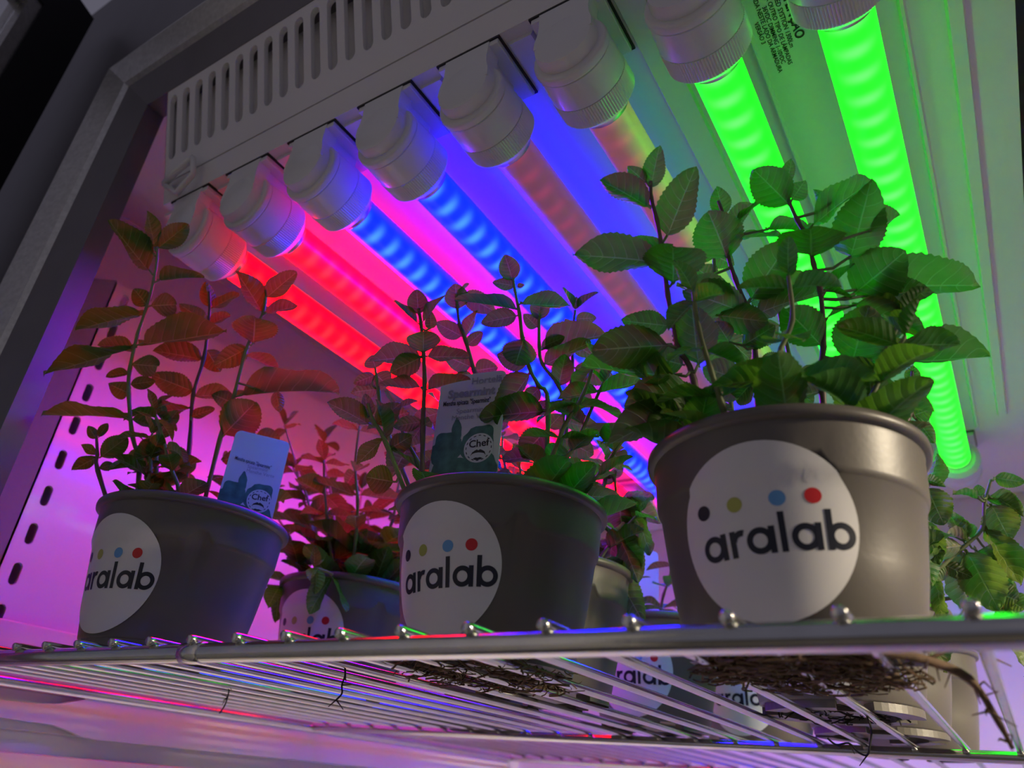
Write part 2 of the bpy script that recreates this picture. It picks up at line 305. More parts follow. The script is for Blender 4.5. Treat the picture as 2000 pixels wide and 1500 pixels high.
SHOOTS_FRONT_LEFT = [([(-384,-170,660),(-376,-267,1142),(-370,-398,1345),(-336,-531,1581),(-301,-596,1715),(-210,-674,1926),(-125,-721,2086),(-50,-776,2244),(-5,-827,2370),(14,-863,2443)],[(-2,-863,2426,14,-134,217,-265,813,519,128),(5,-858,2427,235,28,155,-536,400,744,144),(-53,-805,2287,-153,-323,262,-140,662,736,221),(-14,-853,2400,-158,-104,133,320,522,791,115),(-35,-766,2246,297,129,66,-64,-332,941,165),(-114,-718,2092,-29,-117,77,-776,472,419,119),(-108,-717,2097,217,75,-4,-250,756,606,156),(-147,-715,2053,-400,-200,-110,-202,-129,971,230),(-230,-643,1859,-499,-272,-217,-199,-362,911,186),(-243,-641,1842,-221,-127,34,-77,379,922,128),(-217,-644,1875,503,277,99,-108,-155,982,291),(-290,-613,1752,213,97,-20,-335,823,459,143),(-307,-593,1705,-113,-79,-42,-449,170,877,72),(-331,-528,1581,-140,-75,61,-394,897,201,120),(-367,-463,1446,-432,-331,-14,-48,21,999,187),(-359,-451,1437,141,114,-27,-276,532,800,92),(-323,-556,1633,103,107,59,-756,487,438,88)]),([(-252,118,660),(-219,-76,1391),(-133,-211,1682),(-20,-287,1912),(54,-380,2129),(82,-424,2226),(100,-469,2311)],[(77,-417,2210,13,-96,159,-774,511,374,99),(87,-411,2211,182,52,108,-487,-98,868,109),(49,-379,2123,-139,-156,92,-581,730,360,114),(55,-368,2113,156,29,71,-414,-10,910,87),(-23,-281,1902,-231,-233,22,-312,391,866,164),(-118,-215,1704,-202,-225,63,-641,676,363,162),(2,-308,1967,7,151,-106,-775,386,500,144),(-133,-211,1682,228,142,21,-263,287,921,135),(-160,-179,1606,-269,-153,-46,-133,-63,989,157),(-183,-158,1551,120,86,85,-668,232,707,85)]),([(-111,105,660),(41,-33,1404),(161,-101,1632),(297,-201,1922),(391,-238,2075),(455,-260,2174),(501,-313,2302)],[(449,-253,2158,-63,-226,230,-355,714,604,164),(473,-293,2243,221,28,185,-646,125,753,145),(458,-251,2164,226,84,37,-145,-40,989,122),(353,-197,1974,148,-142,115,-474,201,857,284),(329,-202,1956,-192,-92,-150,-666,526,529,146),(294,-196,1912,131,199,-51,41,222,974,122),(189,-104,1665,646,286,141,-130,-188,974,98),(53,-32,1416,313,-26,201,-419,550,723,266),(159,-96,1621,-157,-74,65,-332,912,241,115),(144,-91,1599,75,145,-28,-780,478,403,141),(420,19,1718,-7,81,-129,-732,559,390,84)]),([(-331,-258,660),(-475,-477,1075),(-457,-525,1166),(-438,-584,1276)],[(-443,-571,1250,-29,-68,73,-815,549,186,63),(-431,-570,1261,69,-9,85,-752,197,629,55),(-457,-525,1166,-75,-83,47,-411,705,578,61),(-455,-517,1156,-139,-61,-96,-602,127,788,90),(-452,-509,1146,158,52,153,-680,506,530,135),(-471,-481,1086,94,39,38,-499,683,534,61)]),([(-411,-88,660),(-384,-160,1159),(-303,-226,1342),(-257,-300,1501)],[(-298,-222,1342,164,164,-193,-495,823,278,151),(-303,-226,1342,-159,-51,-87,-518,630,579,153),(-279,-265,1426,123,1,125,-626,483,612,89),(-279,-265,1426,-75,-81,45,-642,729,240,77),(-260,-294,1490,11,-55,94,-815,453,360,64),(-345,-190,1245,93,90,74,-781,513,356,128)]),([(-104,361,660),(8,260,1398),(54,217,1510)],[(44,225,1488,162,79,47,-495,727,476,160),(33,233,1465,-74,-110,90,-688,677,263,147),(8,260,1398,-175,-95,-38,-498,750,435,147)])]
SHOOTS_BEHIND_RIGHT = [([(359,218,660),(642,314,915),(769,333,1018),(890,342,1128),(933,281,1265),(994,237,1395)],[(1009,238,1408,154,54,-38,-207,884,420,92),(994,297,1303,135,133,-62,229,212,950,100),(936,261,1298,181,214,-45,182,53,982,142),(962,299,1267,62,127,-196,-46,846,532,204),(896,341,1137,145,157,-317,583,590,559,191),(828,342,1065,-50,-124,136,379,611,695,95),(775,342,1010,108,170,-328,-70,895,440,254),(642,314,915,138,52,-74,-169,927,336,97),(771,329,1026,-172,-172,-55,-724,665,183,153),(781,329,1035,-36,-154,195,130,766,629,126),(910,250,1287,-128,-112,38,177,127,976,87),(920,251,1297,-1,-45,66,4,829,560,62),(809,336,1055,-132,-171,30,-248,350,903,109),(652,315,924,-94,-32,-118,-293,956,-22,112),(573,304,859,40,112,-242,481,763,433,135),(755,341,992,-89,214,-300,-817,326,475,190),(890,414,1021,21,223,-177,452,530,717,143),(825,373,1015,174,266,-108,203,251,947,168)]),([(404,114,660),(578,0,1043),(638,-69,1209),(665,-106,1292)],[(653,-103,1275,56,93,-220,-50,925,377,188),(658,-126,1315,91,81,-28,-295,592,750,62),(592,-34,1108,44,176,-221,-112,787,606,149),(625,-62,1184,138,112,42,-655,716,244,110),(663,-102,1284,95,159,202,149,741,-654,137),(559,41,961,18,144,-199,158,793,588,123)]),([(303,291,660),(853,705,824),(959,805,783)],[(903,736,829,88,23,-58,-63,958,279,168),(931,770,806,83,-9,-84,176,982,67,157),(959,805,783,-93,6,-449,-863,469,186,229),(906,828,692,-58,-64,37,-440,714,545,116),(971,778,835,-13,0,101,48,999,6,74),(497,585,638,-27,137,-280,-820,480,313,156)])]
SHOOTS_BEHIND_MIDDLE = [([(404,-115,660),(498,-175,1365),(543,-175,1412),(563,-158,1406),(554,-97,1305),(563,-77,1285)],[(563,-77,1285,-8,82,-224,-395,858,329,212),(569,-69,1278,179,266,-263,-73,725,685,207),(578,-69,1286,174,243,-96,-436,583,685,157),(507,11,1094,104,172,-314,-99,886,454,186),(509,26,1072,143,164,-169,317,531,786,138),(488,13,1070,-141,78,-355,-713,570,408,195),(440,121,858,108,226,-299,-472,777,417,203),(570,-73,1285,168,154,78,-659,396,639,121),(542,-172,1404,93,15,73,-418,833,361,71),(563,-158,1406,-106,-108,55,-54,491,869,80),(502,-163,1351,-96,-102,-60,-771,601,211,106),(495,-167,1350,71,2,116,-718,548,429,68),(417,234,663,10,142,-158,529,616,584,106)])]

# ------------------------------------------------------------------ the chamber
XL, XLIN, YB, ZT = -0.73, -0.66, 1.07, 0.52
def Z(z): return z + ZC
def sbox(name, x0, x1, y0, y1, z0, z1, m, label, bevel=0.0):
    bm = new(); box(bm, x0, x1, y0, y1, Z(z0), Z(z1), bevel)
    return structure(bm_obj(name, bm, m), label)
sbox('wall_outer_left', XL-0.03, XL, 0.186, YB+0.03, -0.62, ZT, 'white_enamel', 'white enamelled outer side of the chamber')
sbox('wall_back', XL, 0.80, YB, YB+0.03, -0.62, ZT, 'white_enamel', 'white enamelled back wall behind the pots')
bm = new()  # out-of-view side wall; its opening is added to let the side lamp in
for (a, b, c, d) in ((0.186, YB+0.03, -0.62, -0.05), (0.186, YB+0.03, 0.387, ZT), (0.186, 0.34, -0.05, 0.387), (1.0, YB+0.03, -0.05, 0.387)): box(bm, 0.80, 0.83, a, b, Z(c), Z(d))
structure(bm_obj('wall_right', bm, 'white_enamel'), 'white side wall with an added opening that lets the side lamp in')
sbox('ceiling', XL-0.03, 0.83, 0.186, YB+0.03, ZT, ZT+0.03, 'white_enamel', 'white roof of the chamber above the lamp housing')
sbox('wall_bottom', XL-0.03, 0.83, 0.186, YB+0.03, -0.65, -0.62, 'white_enamel', 'white bottom of the chamber below the shelf')
bm = new(); box(bm, -4, 4, -4, 4, -0.02, 0.0); structure(bm_obj('floor', bm, 'room_floor'), 'dark floor of the room in front of the chamber')
sbox('wall_left', XL, XLIN, 0.305, YB, -0.62, 0.403, 'white_enamel', 'white inner liner beside the slotted upright')
# splayed panel in front of the liner
bm = new(); prism(bm, [(-0.66, 0.2752), (-0.66, 0.2772), (-0.7299, 0.2332), (-0.7299, 0.2312)], 'z', Z(-0.62), Z(0.403))
structure(bm_obj('trim_1', bm, 'white_enamel'), 'plain splayed panel between post and slotted upright')
# slotted upright: a punched strip flush with the liner
bm = new(); pitch = 0.0329
for k in range(30):
    zc = 0.3852 - k*pitch
    if zc < -0.55: break
    slotted_cell(bm, 0.2752, 0.305, Z(zc-pitch/2), Z(zc+pitch/2), 0.2895, Z(zc), 0.0072, 0.0178, lambda a, b, d: (XLIN-d, a, b), 0.003)
structure(bm_obj('trim_2', bm, 'white_enamel'), 'upright strip with a column of rounded slots')
sbox('trim_3', XLIN, XLIN+0.004, 0.279, YB, 0.012, 0.0873, 'white_enamel', 'flat white rail along the side wall at shelf height', 0.001)
sbox('trim_4', XLIN, XLIN+0.010, 0.24, YB, -0.07, -0.003, 'white_enamel', 'lower white rail along the side wall', 0.001)

# front frame: one profile mitred round the opening (offset outward, depth)
def frame(name, prof, m, label):
    bm = new(); xl, xr, zt, zb = -0.515, 0.66, 0.4745, -0.62
    rows = []
    for o, y in prof:
        rows.append([bm.verts.new(c) for c in ((xl-o, y, Z(zb)), (xl-o, y, Z(zt+o)), (xr+o, y, Z(zt+o)), (xr+o, y, Z(zb)))])
    for a, b in zip(rows, rows[1:]):
        for k in range(3): bm.faces.new((a[k], a[k+1], b[k+1], b[k]))
    return structure(bm_obj(name, bm, m), label)
frame('trim_5', [(0.000, 0.200), (0.000, 0.1845), (0.0315, 0.1765)], 'frame_dark', 'dark inner edge of the door frame')
frame('trim_6', [(0.0315, 0.1765), (0.034, 0.173), (0.038, 0.1715), (0.057, 0.1650), (0.0600, 0.1655), (0.0615, 0.169), (0.0615, 0.184)], 'frame_alu', 'brushed grey metal post and header round the opening')
frame('trim_7', [(0.0615, 0.184), (0.30, 0.184)], 'frame_dark', 'dark front flange outside the frame')

# the open glass door, swung towards the room
door = bpy.data.objects.new('door_1', None); COL.objects.link(door)
structure(door, 'open glass door with wide black gasket and thin metal edging')
hx, hy, dx, dy = -0.700, 0.166, 0.40, -0.9165
door.location = (hx, hy, ZC); door.rotation_euler = (0, 0, math.atan2(dy, dx))
W, zt, zb = 0.75, 0.689, -0.62
def ring_frame(name, a0, a1, t0, t1, m):
    bm = new()
    for (x0, x1, z0, z1) in ((a0, a1, zb+a0, zt-a0), (W-a1, W-a0, zb+a0, zt-a0), (a1, W-a1, zt-a1, zt-a0), (a1, W-a1, zb+a0, zb+a1)):
        box(bm, x0, x1, t0, t1, z0, z1)
    return bm_obj(name, bm, m, door)
ring_frame('gasket', 0.0, 0.050, -0.022, 0.004, 'gasket_black')
ring_frame('metal_edging', 0.050, 0.063, -0.020, 0.002, 'frame_alu')
bm = new(); box(bm, 0.063, W-0.063, -0.012, -0.006, zb+0.063, zt-0.063); bm_obj('pane', bm, 'door_glass', door)

# ------------------------------------------------------------------ lamp housing with its holders and tubes
ZA, ZU = 0.348, 0.378                # tube axis and housing underside
TX = [-0.0066 - 0.0643*k for k in range(8)]
def make_housing():
    root = thing('lamp_housing', 'white louvred lamp housing holding the row of coloured tubes', 'light fixture', (0, 0, ZC))
    x0, x1, yb = -0.4885, 0.069, 1.066
    bm = new()
    box(bm, x0, x1, 0.2148, yb, ZU, ZU+0.0015)
    box(bm, x0, x0+0.0015, 0.2148, yb, ZU+0.0015, 0.515); box(bm, x1-0.0015, x1, 0.2148, yb, ZU+0.0015, 0.515)
    box(bm, x0, x1, yb, yb+0.0015, ZU, 0.515); box(bm, x0, x1, 0.215, yb, 0.515, 0.5165)
    bm_obj('housing_body', bm, 'fixture_white', root)
    m = (0.185-0.2148)/(0.4745-0.378)
    def slope(x, z, d): return (x, 0.2148 + m*(z-0.378) + d, z)
    # lower lip, then the groove, then the louvred sheet
    bm = new()
    for za, zb_ in ((0.378, 0.3945),):
        v = [bm.verts.new(slope(x, z, d)) for (x, z, d) in ((x0, za, 0), (x1, za, 0), (x1, zb_, 0), (x0, zb_, 0), (x0, zb_, 0.004), (x1, zb_, 0.004))]
        bm.faces.new(v[:4]); bm.faces.new((v[3], v[2], v[5], v[4]))
    bm_obj('front_lip', bm, 'fixture_white', root)
    bm = new()
    zg0, zg1 = 0.3957, 0.4745; p = 0.0158; n = 35; xs = x0 + 0.0005
    for k in range(n):
        a = xs + k*p; b = a + p
        slotted_cell(bm, a, b, zg0, zg1, (a+b)/2, 0.4410, 0.0088, 0.0550, slope, 0.004)
    v = [bm.verts.new(slope(x, z, d)) for (x, z, d) in ((xs, zg0, 0), (xs+n*p, zg0, 0), (xs+n*p, zg0, 0.004), (xs, zg0, 0.004))]
    bm.faces.new(v)
    v = [bm.verts.new(slope(x, z, d)) for (x, z, d) in ((x0, zg0, 0), (x0, zg1, 0), (x0, zg1, 0.03), (x0, zg0, 0.01))]
    bm.faces.new(v)
    bmesh.ops.remove_doubles(bm, verts=bm.verts[:], dist=1e-6)
    bm_obj('louvre_sheet', bm, 'fixture_white', root)
    bm = new()
    v = [bm.verts.new(slope(x, z, 0.014)) for (x, z) in ((x0+.002, 0.380), (x1-.002, 0.380), (x1-.002, 0.50), (x0+.002, 0.50))]
    bm.faces.new(v); bm_obj('inner_baffle', bm, 'fixture_white', root)
    # long ridges pressed into the underside between the tubes
    for k in range(8):
        xc = TX[k] + 0.0322
        for (w0, w1) in ((-0.0085, -0.0045), (0.0125, 0.0215)) if k == 0 else ((-0.0172, -0.0140),) if k == 1 else ((-0.0085, 0.0085),):
            bm = new()
            prism(bm, [(xc+w0, ZU), (xc+w0+0.0012, ZU-0.0030), (xc+w1-0.0012, ZU-0.0030), (xc+w1, ZU)], 'y', 0.222, 0.852 if k else 0.84 - w0)
            bm_obj('ridge', bm, 'fixture_white', root)
    bm = new(); xc = TX[7] - 0.0322
    prism(bm, [(xc-0.0085, ZU), (xc-0.0073, ZU-0.003), (xc+0.0073, ZU-0.003), (xc+0.0085, ZU)], 'y', 0.222, 0.852)
    bm_obj('ridge', bm, 'fixture_white', root)
    # small bent clip on the end of the lip
    bm = new()
    tube(bm, [(x0+0.008, 0.206, 0.389), (x0+0.022, 0.2035, 0.392), (x0+0.045, 0.202, 0.396)], 0.0028, 6)
    tube(bm, [(x0+0.008, 0.206, 0.389), (x0+0.026, 0.209, 0.3745), (x0+0.046, 0.206, 0.383), (x0+0.045, 0.202, 0.396)], 0.0024, 6)
    bm_obj('clip', bm, 'holder_plastic', root, smooth=True)
    return root
housing = make_housing()

# lamp holder: meshes shared by all holders, axis along Y, origin on the tube axis
def holder_meshes():
    M = {}
    bm = new()
    lathe_y(bm, [(0, 0.0130), (0.0148, 0.0130), (0.0166, 0.0136), (0.0175, 0.0155), (0.0178, 0.0205)], 40)
    M['boss'] = bm
    bm = new()
    lathe_y(bm, [(0.0178, 0.0205), (0.0205, 0.0206), (0.0215, 0.0215), (0.0219, 0.0230), (0.0219, 0.0252), (0.0213, 0.0258), (0.0208, 0.0260)], 48)
    M['flange'] = bm
    bm = new()
    lathe_y(bm, [(0.0205, 0.0260), (0.0214, 0.0266), (0.0221, 0.0345), (0.0223, 0.0430)], 48)
    M['collar'] = bm
    bm = new(); n = 180; rows = []
    for r, y, t in ((0.0216, 0.0430, 0), (0.0221, 0.0434, 1), (0.0221, 0.0565, 1), (0.0212, 0.0578, 0), (0.0180, 0.0612, 0), (0.0150, 0.0622, 0), (0.0130, 0.0622, 0)):
        rows.append([bm.verts.new(((r + (0.0006 if t and k % 2 == 0 else 0.0))*math.cos(2*PI*k/n), y, (r + (0.0006 if t and k % 2 == 0 else 0.0))*math.sin(2*PI*k/n))) for k in range(n)])
    for a, b in zip(rows, rows[1:]):
        for k in range(n): bm.faces.new((a[k], a[(k+1) % n], b[(k+1) % n], b[k]))
    M['knurled_ring'] = bm
    bm = new()   # neck: flat tongue joining the round boss to the plate, flush with the boss face
    out = [(-0.0172, 0.0), (-0.0170, 0.006), (-0.0155, 0.0115), (-0.0150, 0.017), (-0.0155, 0.0285), (0.0155, 0.0285), (0.0150, 0.017), (0.0155, 0.0115), (0.0170, 0.006), (0.0172, 0.0)]
    prism(bm, out, 'y', 0.0132, 0.0235)
    box(bm, -0.013, 0.013, 0.0230, 0.046, 0.018, 0.0285, 0.001)
    M['neck'] = bm
    bm = new(); box(bm, -0.0212, 0.0212, 0.0138, 0.0560, 0.0250, 0.0290, 0.0006); M['base_plate'] = bm
    bm = new(); box(bm, -0.0224, 0.0224, 0.0130, 0.0575, 0.0286, 0.0299); M['seal'] = bm
    out = {}
    for k, b in M.items():
        me = bpy.data.meshes.new(k); bmesh.ops.recalc_face_normals(b, faces=b.faces[:]); b.to_mesh(me); b.free()
        if k in ('boss', 'flange', 'collar'):
            for p in me.polygons: p.use_smooth = True
            me.set_sharp_from_angle(angle=0.7)
        me.materials.append(MATS['gasket_black' if k == 'seal' else 'holder_plastic'])
        out[k] = me
    return out
HM = holder_meshes()
def holder(root, x, rear=False):
    h = link('lamp_holder', HM['collar'], None, root)
    h.location = (x, 0.916 if rear else 0.202, ZA)
    if rear: h.scale = (1, -1, 1)
    for k in ('boss', 'flange', 'knurled_ring', 'neck', 'base_plate', 'seal'):
        link(k, HM[k], None, h)
for x in TX:
    holder(housing, x); holder(housing, x, True)

bm = new(); lathe_y(bm, [(0.0133, 0.0), (0.0133, 0.584)], 48)
TUBE_ME = bpy.data.meshes.new('diffuser'); bm.to_mesh(TUBE_ME); bm.free()
for p in TUBE_ME.polygons: p.use_smooth = True
bm = new(); lathe_y(bm, [(0.010, -0.0085), (0.0136, -0.0085), (0.0138, -0.006), (0.0138, 0.0005), (0.0133, 0.0008)], 40)
CAP_ME = bpy.data.meshes.new('end_cap'); bm.to_mesh(CAP_ME); bm.free()
for p in CAP_ME.polygons: p.use_smooth = True
CAP_ME.materials.append(MATS['cap_metal'])
TUBE_BY = {}
def led_tube(x, m, label, group=None):
    t = thing('led_tube', label, 'lamp tube', (x, 0.268, Z(ZA)), group)
    if m not in TUBE_BY:
        me = TUBE_ME.copy(); me.materials.clear(); me.materials.append(MATS[m]); TUBE_BY[m] = me
    link('diffuser', TUBE_BY[m], None, t)
    link('end_cap', CAP_ME, None, t)
    c = link('end_cap', CAP_ME, None, t); c.location = (0, 0.584, 0); c.scale = (1, -1, 1)
    return t
for x, m, lb in zip(TX, ['tube_green', 'tube_green', 'tube_orange', 'tube_pink', 'tube_blue', 'tube_blue', 'tube_red', 'tube_red'], [
        'glowing green LED tube standing apart, a green tube on one side only',
        'glowing green LED tube between the dim salmon tube and the printed warning',
        'dim salmon LED tube, barely lit, next to a green tube',
        'dim violet-pink LED tube, barely lit, next to a bright blue tube',
        'bright blue LED tube next to the dim violet-pink tube',
        'bright blue LED tube next to a red tube',
        'glowing red LED tube next to a blue tube',
        'glowing red LED tube in the last holder towards the slotted upright']):
    led_tube(x, m, lb)

# the neighbouring housing, without tubes, further along the same ceiling
housing2 = copy_tree(housing)
housing2.location.x += 0.582
tag(housing2, 'white louvred lamp housing without tubes beside the one with coloured tubes', 'light fixture')

# printed warning on the housing underside, read along the tubes
warn = []
for body, size, x, y in (('ATENÇÃO', 0.0070, -0.0330, 0.2640), ('TUBO LED SYSTION 1300Lm', 0.0036, -0.0372, 0.2560), ('NÃO UTILIZAR OUTRO TIPO DE LÂMPADAS', 0.0034, -0.0408, 0.2440),
                         ('36VDC DIMMING 1-10VDC', 0.0034, -0.0440, 0.2690), ('COM ENTRADA NESTE LADO DA ARMADURA', 0.0034, -0.0470, 0.2440), ('VERSÃO 3', 0.0034, -0.0503, 0.2765)):
    me = text_mesh('warning_print', body, size, bold=0.00018 if size > 0.005 else 0.00005)
    o = link('warning_print', me, 'ink_black', housing)
    o.matrix_local = Matrix(((0, 1, 0, x), (1, 0, 0, y), (0, 0, -1, ZU-0.0003), (0, 0, 0, 1)))

# ------------------------------------------------------------------ wire shelf
WZ = 0.0498                         # centre height of the thin wires
shelf = thing('wire_shelf', 'chrome wire shelf carrying the potted mints', 'shelf', (0, 0, ZC))
WIRE_R = 0.0022
def rod(name, pts, r, seg=16):
    bm = new(); tube(bm, pts, r, seg); return bm_obj(name, bm, 'chrome', shelf, smooth=True, angle=0.9)
FR = 0.0044
zr = WZ - WIRE_R - FR + 0.0010
rod('front_rod', [(-0.645, 0.2245, zr), (-0.36, 0.2245, zr), (0.70, 0.2245, zr)], FR, 20)
rod('joint_sleeve', [(-0.322, 0.2245, zr), (-0.3215, 0.2245, zr), (-0.308, 0.2245, zr), (-0.3075, 0.2245, zr)], [FR, FR+0.0005, FR+0.0005, FR], 20)
rod('middle_rod', [(-0.645, 0.627, zr+0.0008), (0.70, 0.627, zr+0.0008)], 0.0038)
rod('back_rod', [(-0.645, 1.03, zr), (0.70, 1.03, zr)], FR)
rod('side_rod', [(-0.647, 0.2245, zr), (-0.647, 1.03, zr)], 0.0052)
rod('side_rod', [(0.70, 0.2245, zr), (0.70, 1.03, zr)], 0.0052)
bm = new(); tube(bm, [(0, -0.0050, -0.0004), (0, -0.0046, -0.0003), (0, -0.0015, 0), (0, 0.40, 0), (0, 0.812, 0)], [WIRE_R*0.8, WIRE_R, WIRE_R, WIRE_R, WIRE_R], 10)
me = bpy.data.meshes.new('wire'); bm.to_mesh(me); bm.free()
for p in me.polygons: p.use_smooth = True
me.materials.append(MATS['chrome'])
for k in range(-4, 38):
    o = link('wire', me, None, shelf); o.location = (-0.5002 + 0.0309*k, 0.2245, WZ)
# side arm under the shelf
bm = new()
arm = [(0.25, 0.0305), (0.304, 0.0310), (0.33, 0.0312), (0.352, 0.0335), (0.372, 0.0395), (0.392, 0.0420), (0.48, 0.0428), (0.955, 0.0428), (0.995, 0.0415), (1.02, 0.037), (1.04, 0.027), (1.05, 0.0125),
       (0.70, 0.0125), (0.495, 0.0115), (0.390, 0.0112), (0.378, 0.0122), (0.366, 0.0155), (0.352, 0.0182), (0.3087, 0.0192), (0.25, 0.0200)]
prism(bm, arm, 'x', -0.6495, -0.6450)
a = bm_obj('shelf_arm', bm, 'white_enamel'); a.location.z = ZC
tag(a, 'white plate arm with a narrow end under the wire shelf', 'bracket')

# ------------------------------------------------------------------ pots
POT_H, R_BASE, R_RIM = 0.0837, 0.0440, 0.0580
def r_body(z): return 0.0443 + (0.0528-0.0443)*z/0.060 if z <= 0.060 else 0.0528 + (z-0.060)*0.075
def pot_meshes():
    n = 120; bm = new()
    def ledge(k):
        a = abs(((k*360/n + 180) % 360) - 180)          # tab at angle 0, repeated on the far side
        a = min(a, 180-a)
        return 0.0585 + 0.0065*max(0.0, min(1.0, (6.5-a)/2.0))
    rows = []
    def row(fr, fz): rows.append([bm.verts.new((fr(k)*math.cos(2*PI*k/n), fr(k)*math.sin(2*PI*k/n), fz(k))) for k in range(n)])
    row(lambda k: R_BASE-0.0030, lambda k: 0.0040); row(lambda k: R_BASE-0.0012, lambda k: 0.0040); row(lambda k: R_BASE, lambda k: 0.0052)
    row(lambda k: r_body(0.03), lambda k: 0.030)
    row(lambda k: r_body(ledge(k)-0.0008), lambda k: ledge(k)-0.0008); row(lambda k: r_body(ledge(k))+0.0005, lambda k: ledge(k)-0.0002)
    row(lambda k: r_body(ledge(k))+0.0011, lambda k: ledge(k)+0.0009); row(lambda k: r_body(ledge(k)+.002)+0.0012, lambda k: ledge(k)+0.0022)
    c = lambda v: (lambda k: v)
    row(c(0.0550), c(0.0772)); row(c(0.0553), c(0.0784)); row(c(0.0572), c(0.0790)); row(c(0.0580), c(0.0796)); row(c(0.0583), c(0.0812)); row(c(0.0580), c(0.0830)); row(c(0.0573), c(POT_H))
    row(c(0.0550), c(0.0835)); row(c(0.0540), c(0.0820)); row(c(0.0530), c(0.0690))
    for a, b in zip(rows, rows[1:]):
        for k in range(n): bm.faces.new((a[k], a[(k+1) % n], b[(k+1) % n], b[k]))
    bm.faces.new(rows[0][::-1])
    body = bpy.data.meshes.new('pot'); bmesh.ops.recalc_face_normals(bm, faces=bm.faces[:]); bm.to_mesh(body); bm.free()
    for p in body.polygons: p.use_smooth = True
    body.set_sharp_from_angle(angle=0.9); body.materials.append(MATS['pot_plastic'])
    # feet: four raised arcs round a stepped base
    bm = new()
    for q in range(4):
        a0 = q*PI/2 + 0.22; a1 = a0 + PI/2 - 0.44; s = 12
        pts = [(R_BASE-0.001, a0 + (a1-a0)*i/s) for i in range(s+1)] + [(R_BASE-0.013, a1 - (a1-a0)*i/s) for i in range(s+1)]
        prism(bm, [(r*math.cos(t), r*math.sin(t)) for r, t in pts], 'z', 0.0, 0.0045)
    prism(bm, [(0.018*math.cos(2*PI*i/24), 0.018*math.sin(2*PI*i/24)) for i in range(24)], 'z', 0.0015, 0.0045)
    feet = bpy.data.meshes.new('foot_ring'); bmesh.ops.recalc_face_normals(bm, faces=bm.faces[:]); bm.to_mesh(feet); bm.free(); feet.materials.append(MATS['pot_plastic'])
    bm = new(); rows = []
    rnd = random.Random(5)
    for r in (0.0, 0.012, 0.024, 0.036, 0.0535):
        m = 1 if r == 0 else 28
        rows.append([bm.verts.new((r*math.cos(2*PI*k/m), r*math.sin(2*PI*k/m), 0.0720 + rnd.uniform(-1, 1)*0.0022)) for k in range(m)])
    for k in range(28): bm.faces.new((rows[0][0], rows[1][k], rows[1][(k+1) % 28]))
    for a, b in zip(rows[1:], rows[2:]):
        for k in range(28): bm.faces.new((a[k], b[k], b[(k+1) % 28], a[(k+1) % 28]))
    soil = bpy.data.meshes.new('soil'); bm.to_mesh(soil); bm.free(); soil.materials.append(MATS['soil'])
    return body, feet, soil
POT_ME, FEET_ME, SOIL_ME = pot_meshes()

# sticker: flat design laid round the pot (s across, t up; both in sticker radii)
SR, SZ = 0.0325, 0.0382
def wrap(s, t, lift, tilt):
    s, t = s*math.cos(tilt) - t*math.sin(tilt), s*math.sin(tilt) + t*math.cos(tilt)
    z = SZ + t*SR
    r = r_body(z) + lift + 0.0013*max(0.0, min(1.0, (z-0.0555)/0.0022))
    th = s*SR/0.0490
    return (r*math.cos(th), r*math.sin(th), z)
def disc_mesh(name, cs, ct, rad, lift, tilt, m, rings=6, seg=48, bulge=0.0):
    bm = new(); prev = None
    c = bm.verts.new(wrap(cs, ct, lift, tilt))
    for i in range(1, rings+1):
        cur = []
        for k in range(seg):
            a = 2*PI*k/seg; q = rad*i/rings
            cur.append(bm.verts.new(wrap(cs+q*math.cos(a), ct+q*math.sin(a)*1.0, lift, tilt)))
        for k in range(seg):
            if prev is None: bm.faces.new((c, cur[k], cur[(k+1) % seg]))
            else: bm.faces.new((prev[k], cur[k], cur[(k+1) % seg], prev[(k+1) % seg]))
        prev = cur
    me = bpy.data.meshes.new(name); bm.to_mesh(me); bm.free(); me.materials.append(MATS[m])
    for p in me.polygons: p.use_smooth = True
    return me
def ring_mesh_into(bm, cx, cy, ro, ri, lift, tilt, a0=0.0, a1=2*PI, seg=40):
    rows = []
    for k in range(seg+1):
        a = a0 + (a1-a0)*k/seg
        rows.append((bm.verts.new(wrap(cx+ro*math.cos(a), cy+ro*math.sin(a), lift, tilt)), bm.verts.new(wrap(cx+ri*math.cos(a), cy+ri*math.sin(a), lift, tilt))))
    for a, b in zip(rows, rows[1:]): bm.faces.new((a[0], b[0], b[1], a[1]))
def bar_into(bm, x0, x1, y0, y1, lift, tilt, seg=6):
    rows = [(bm.verts.new(wrap(x0, y0+(y1-y0)*k/seg, lift, tilt)), bm.verts.new(wrap(x1, y0+(y1-y0)*k/seg, lift, tilt))) for k in range(seg+1)]
    for a, b in zip(rows, rows[1:]): bm.faces.new((a[0], a[1], b[1], b[0]))
def letters_mesh(tilt):
    bm = new(); R, T = 0.148, 0.068; base = -0.275; cy = base + R; x = -0.745; lift = 0.00032
    def bowl(x): ring_mesh_into(bm, x+R, cy, R, R-T, lift, tilt)
    for ch in 'aralab':
        if ch == 'a':
            bowl(x); bar_into(bm, x+2*R-T*0.72, x+2*R+T*0.28, base, base+2*R, lift+0.00003, tilt); x += 2*R + T*0.28 + 0.048
        elif ch == 'r':
            bar_into(bm, x, x+T, base, base+2*R, lift, tilt)
            ring_mesh_into(bm, x+T+0.070, base+2*R-0.125, 0.125, 0.125-T, lift+0.00003, tilt, PI*0.40, PI, 14); x += T + 0.100 + 0.022
        elif ch == 'l':
            bar_into(bm, x, x+T, base, base+0.44, lift, tilt); x += T + 0.048
        elif ch == 'b':
            bowl(x+T*0.1); bar_into(bm, x, x+T, base, base+0.44, lift+0.00003, tilt); x += 2*R
    me = bpy.data.meshes.new('lettering'); bm.to_mesh(me); bm.free(); me.materials.append(MATS['ink_navy'])
    return me
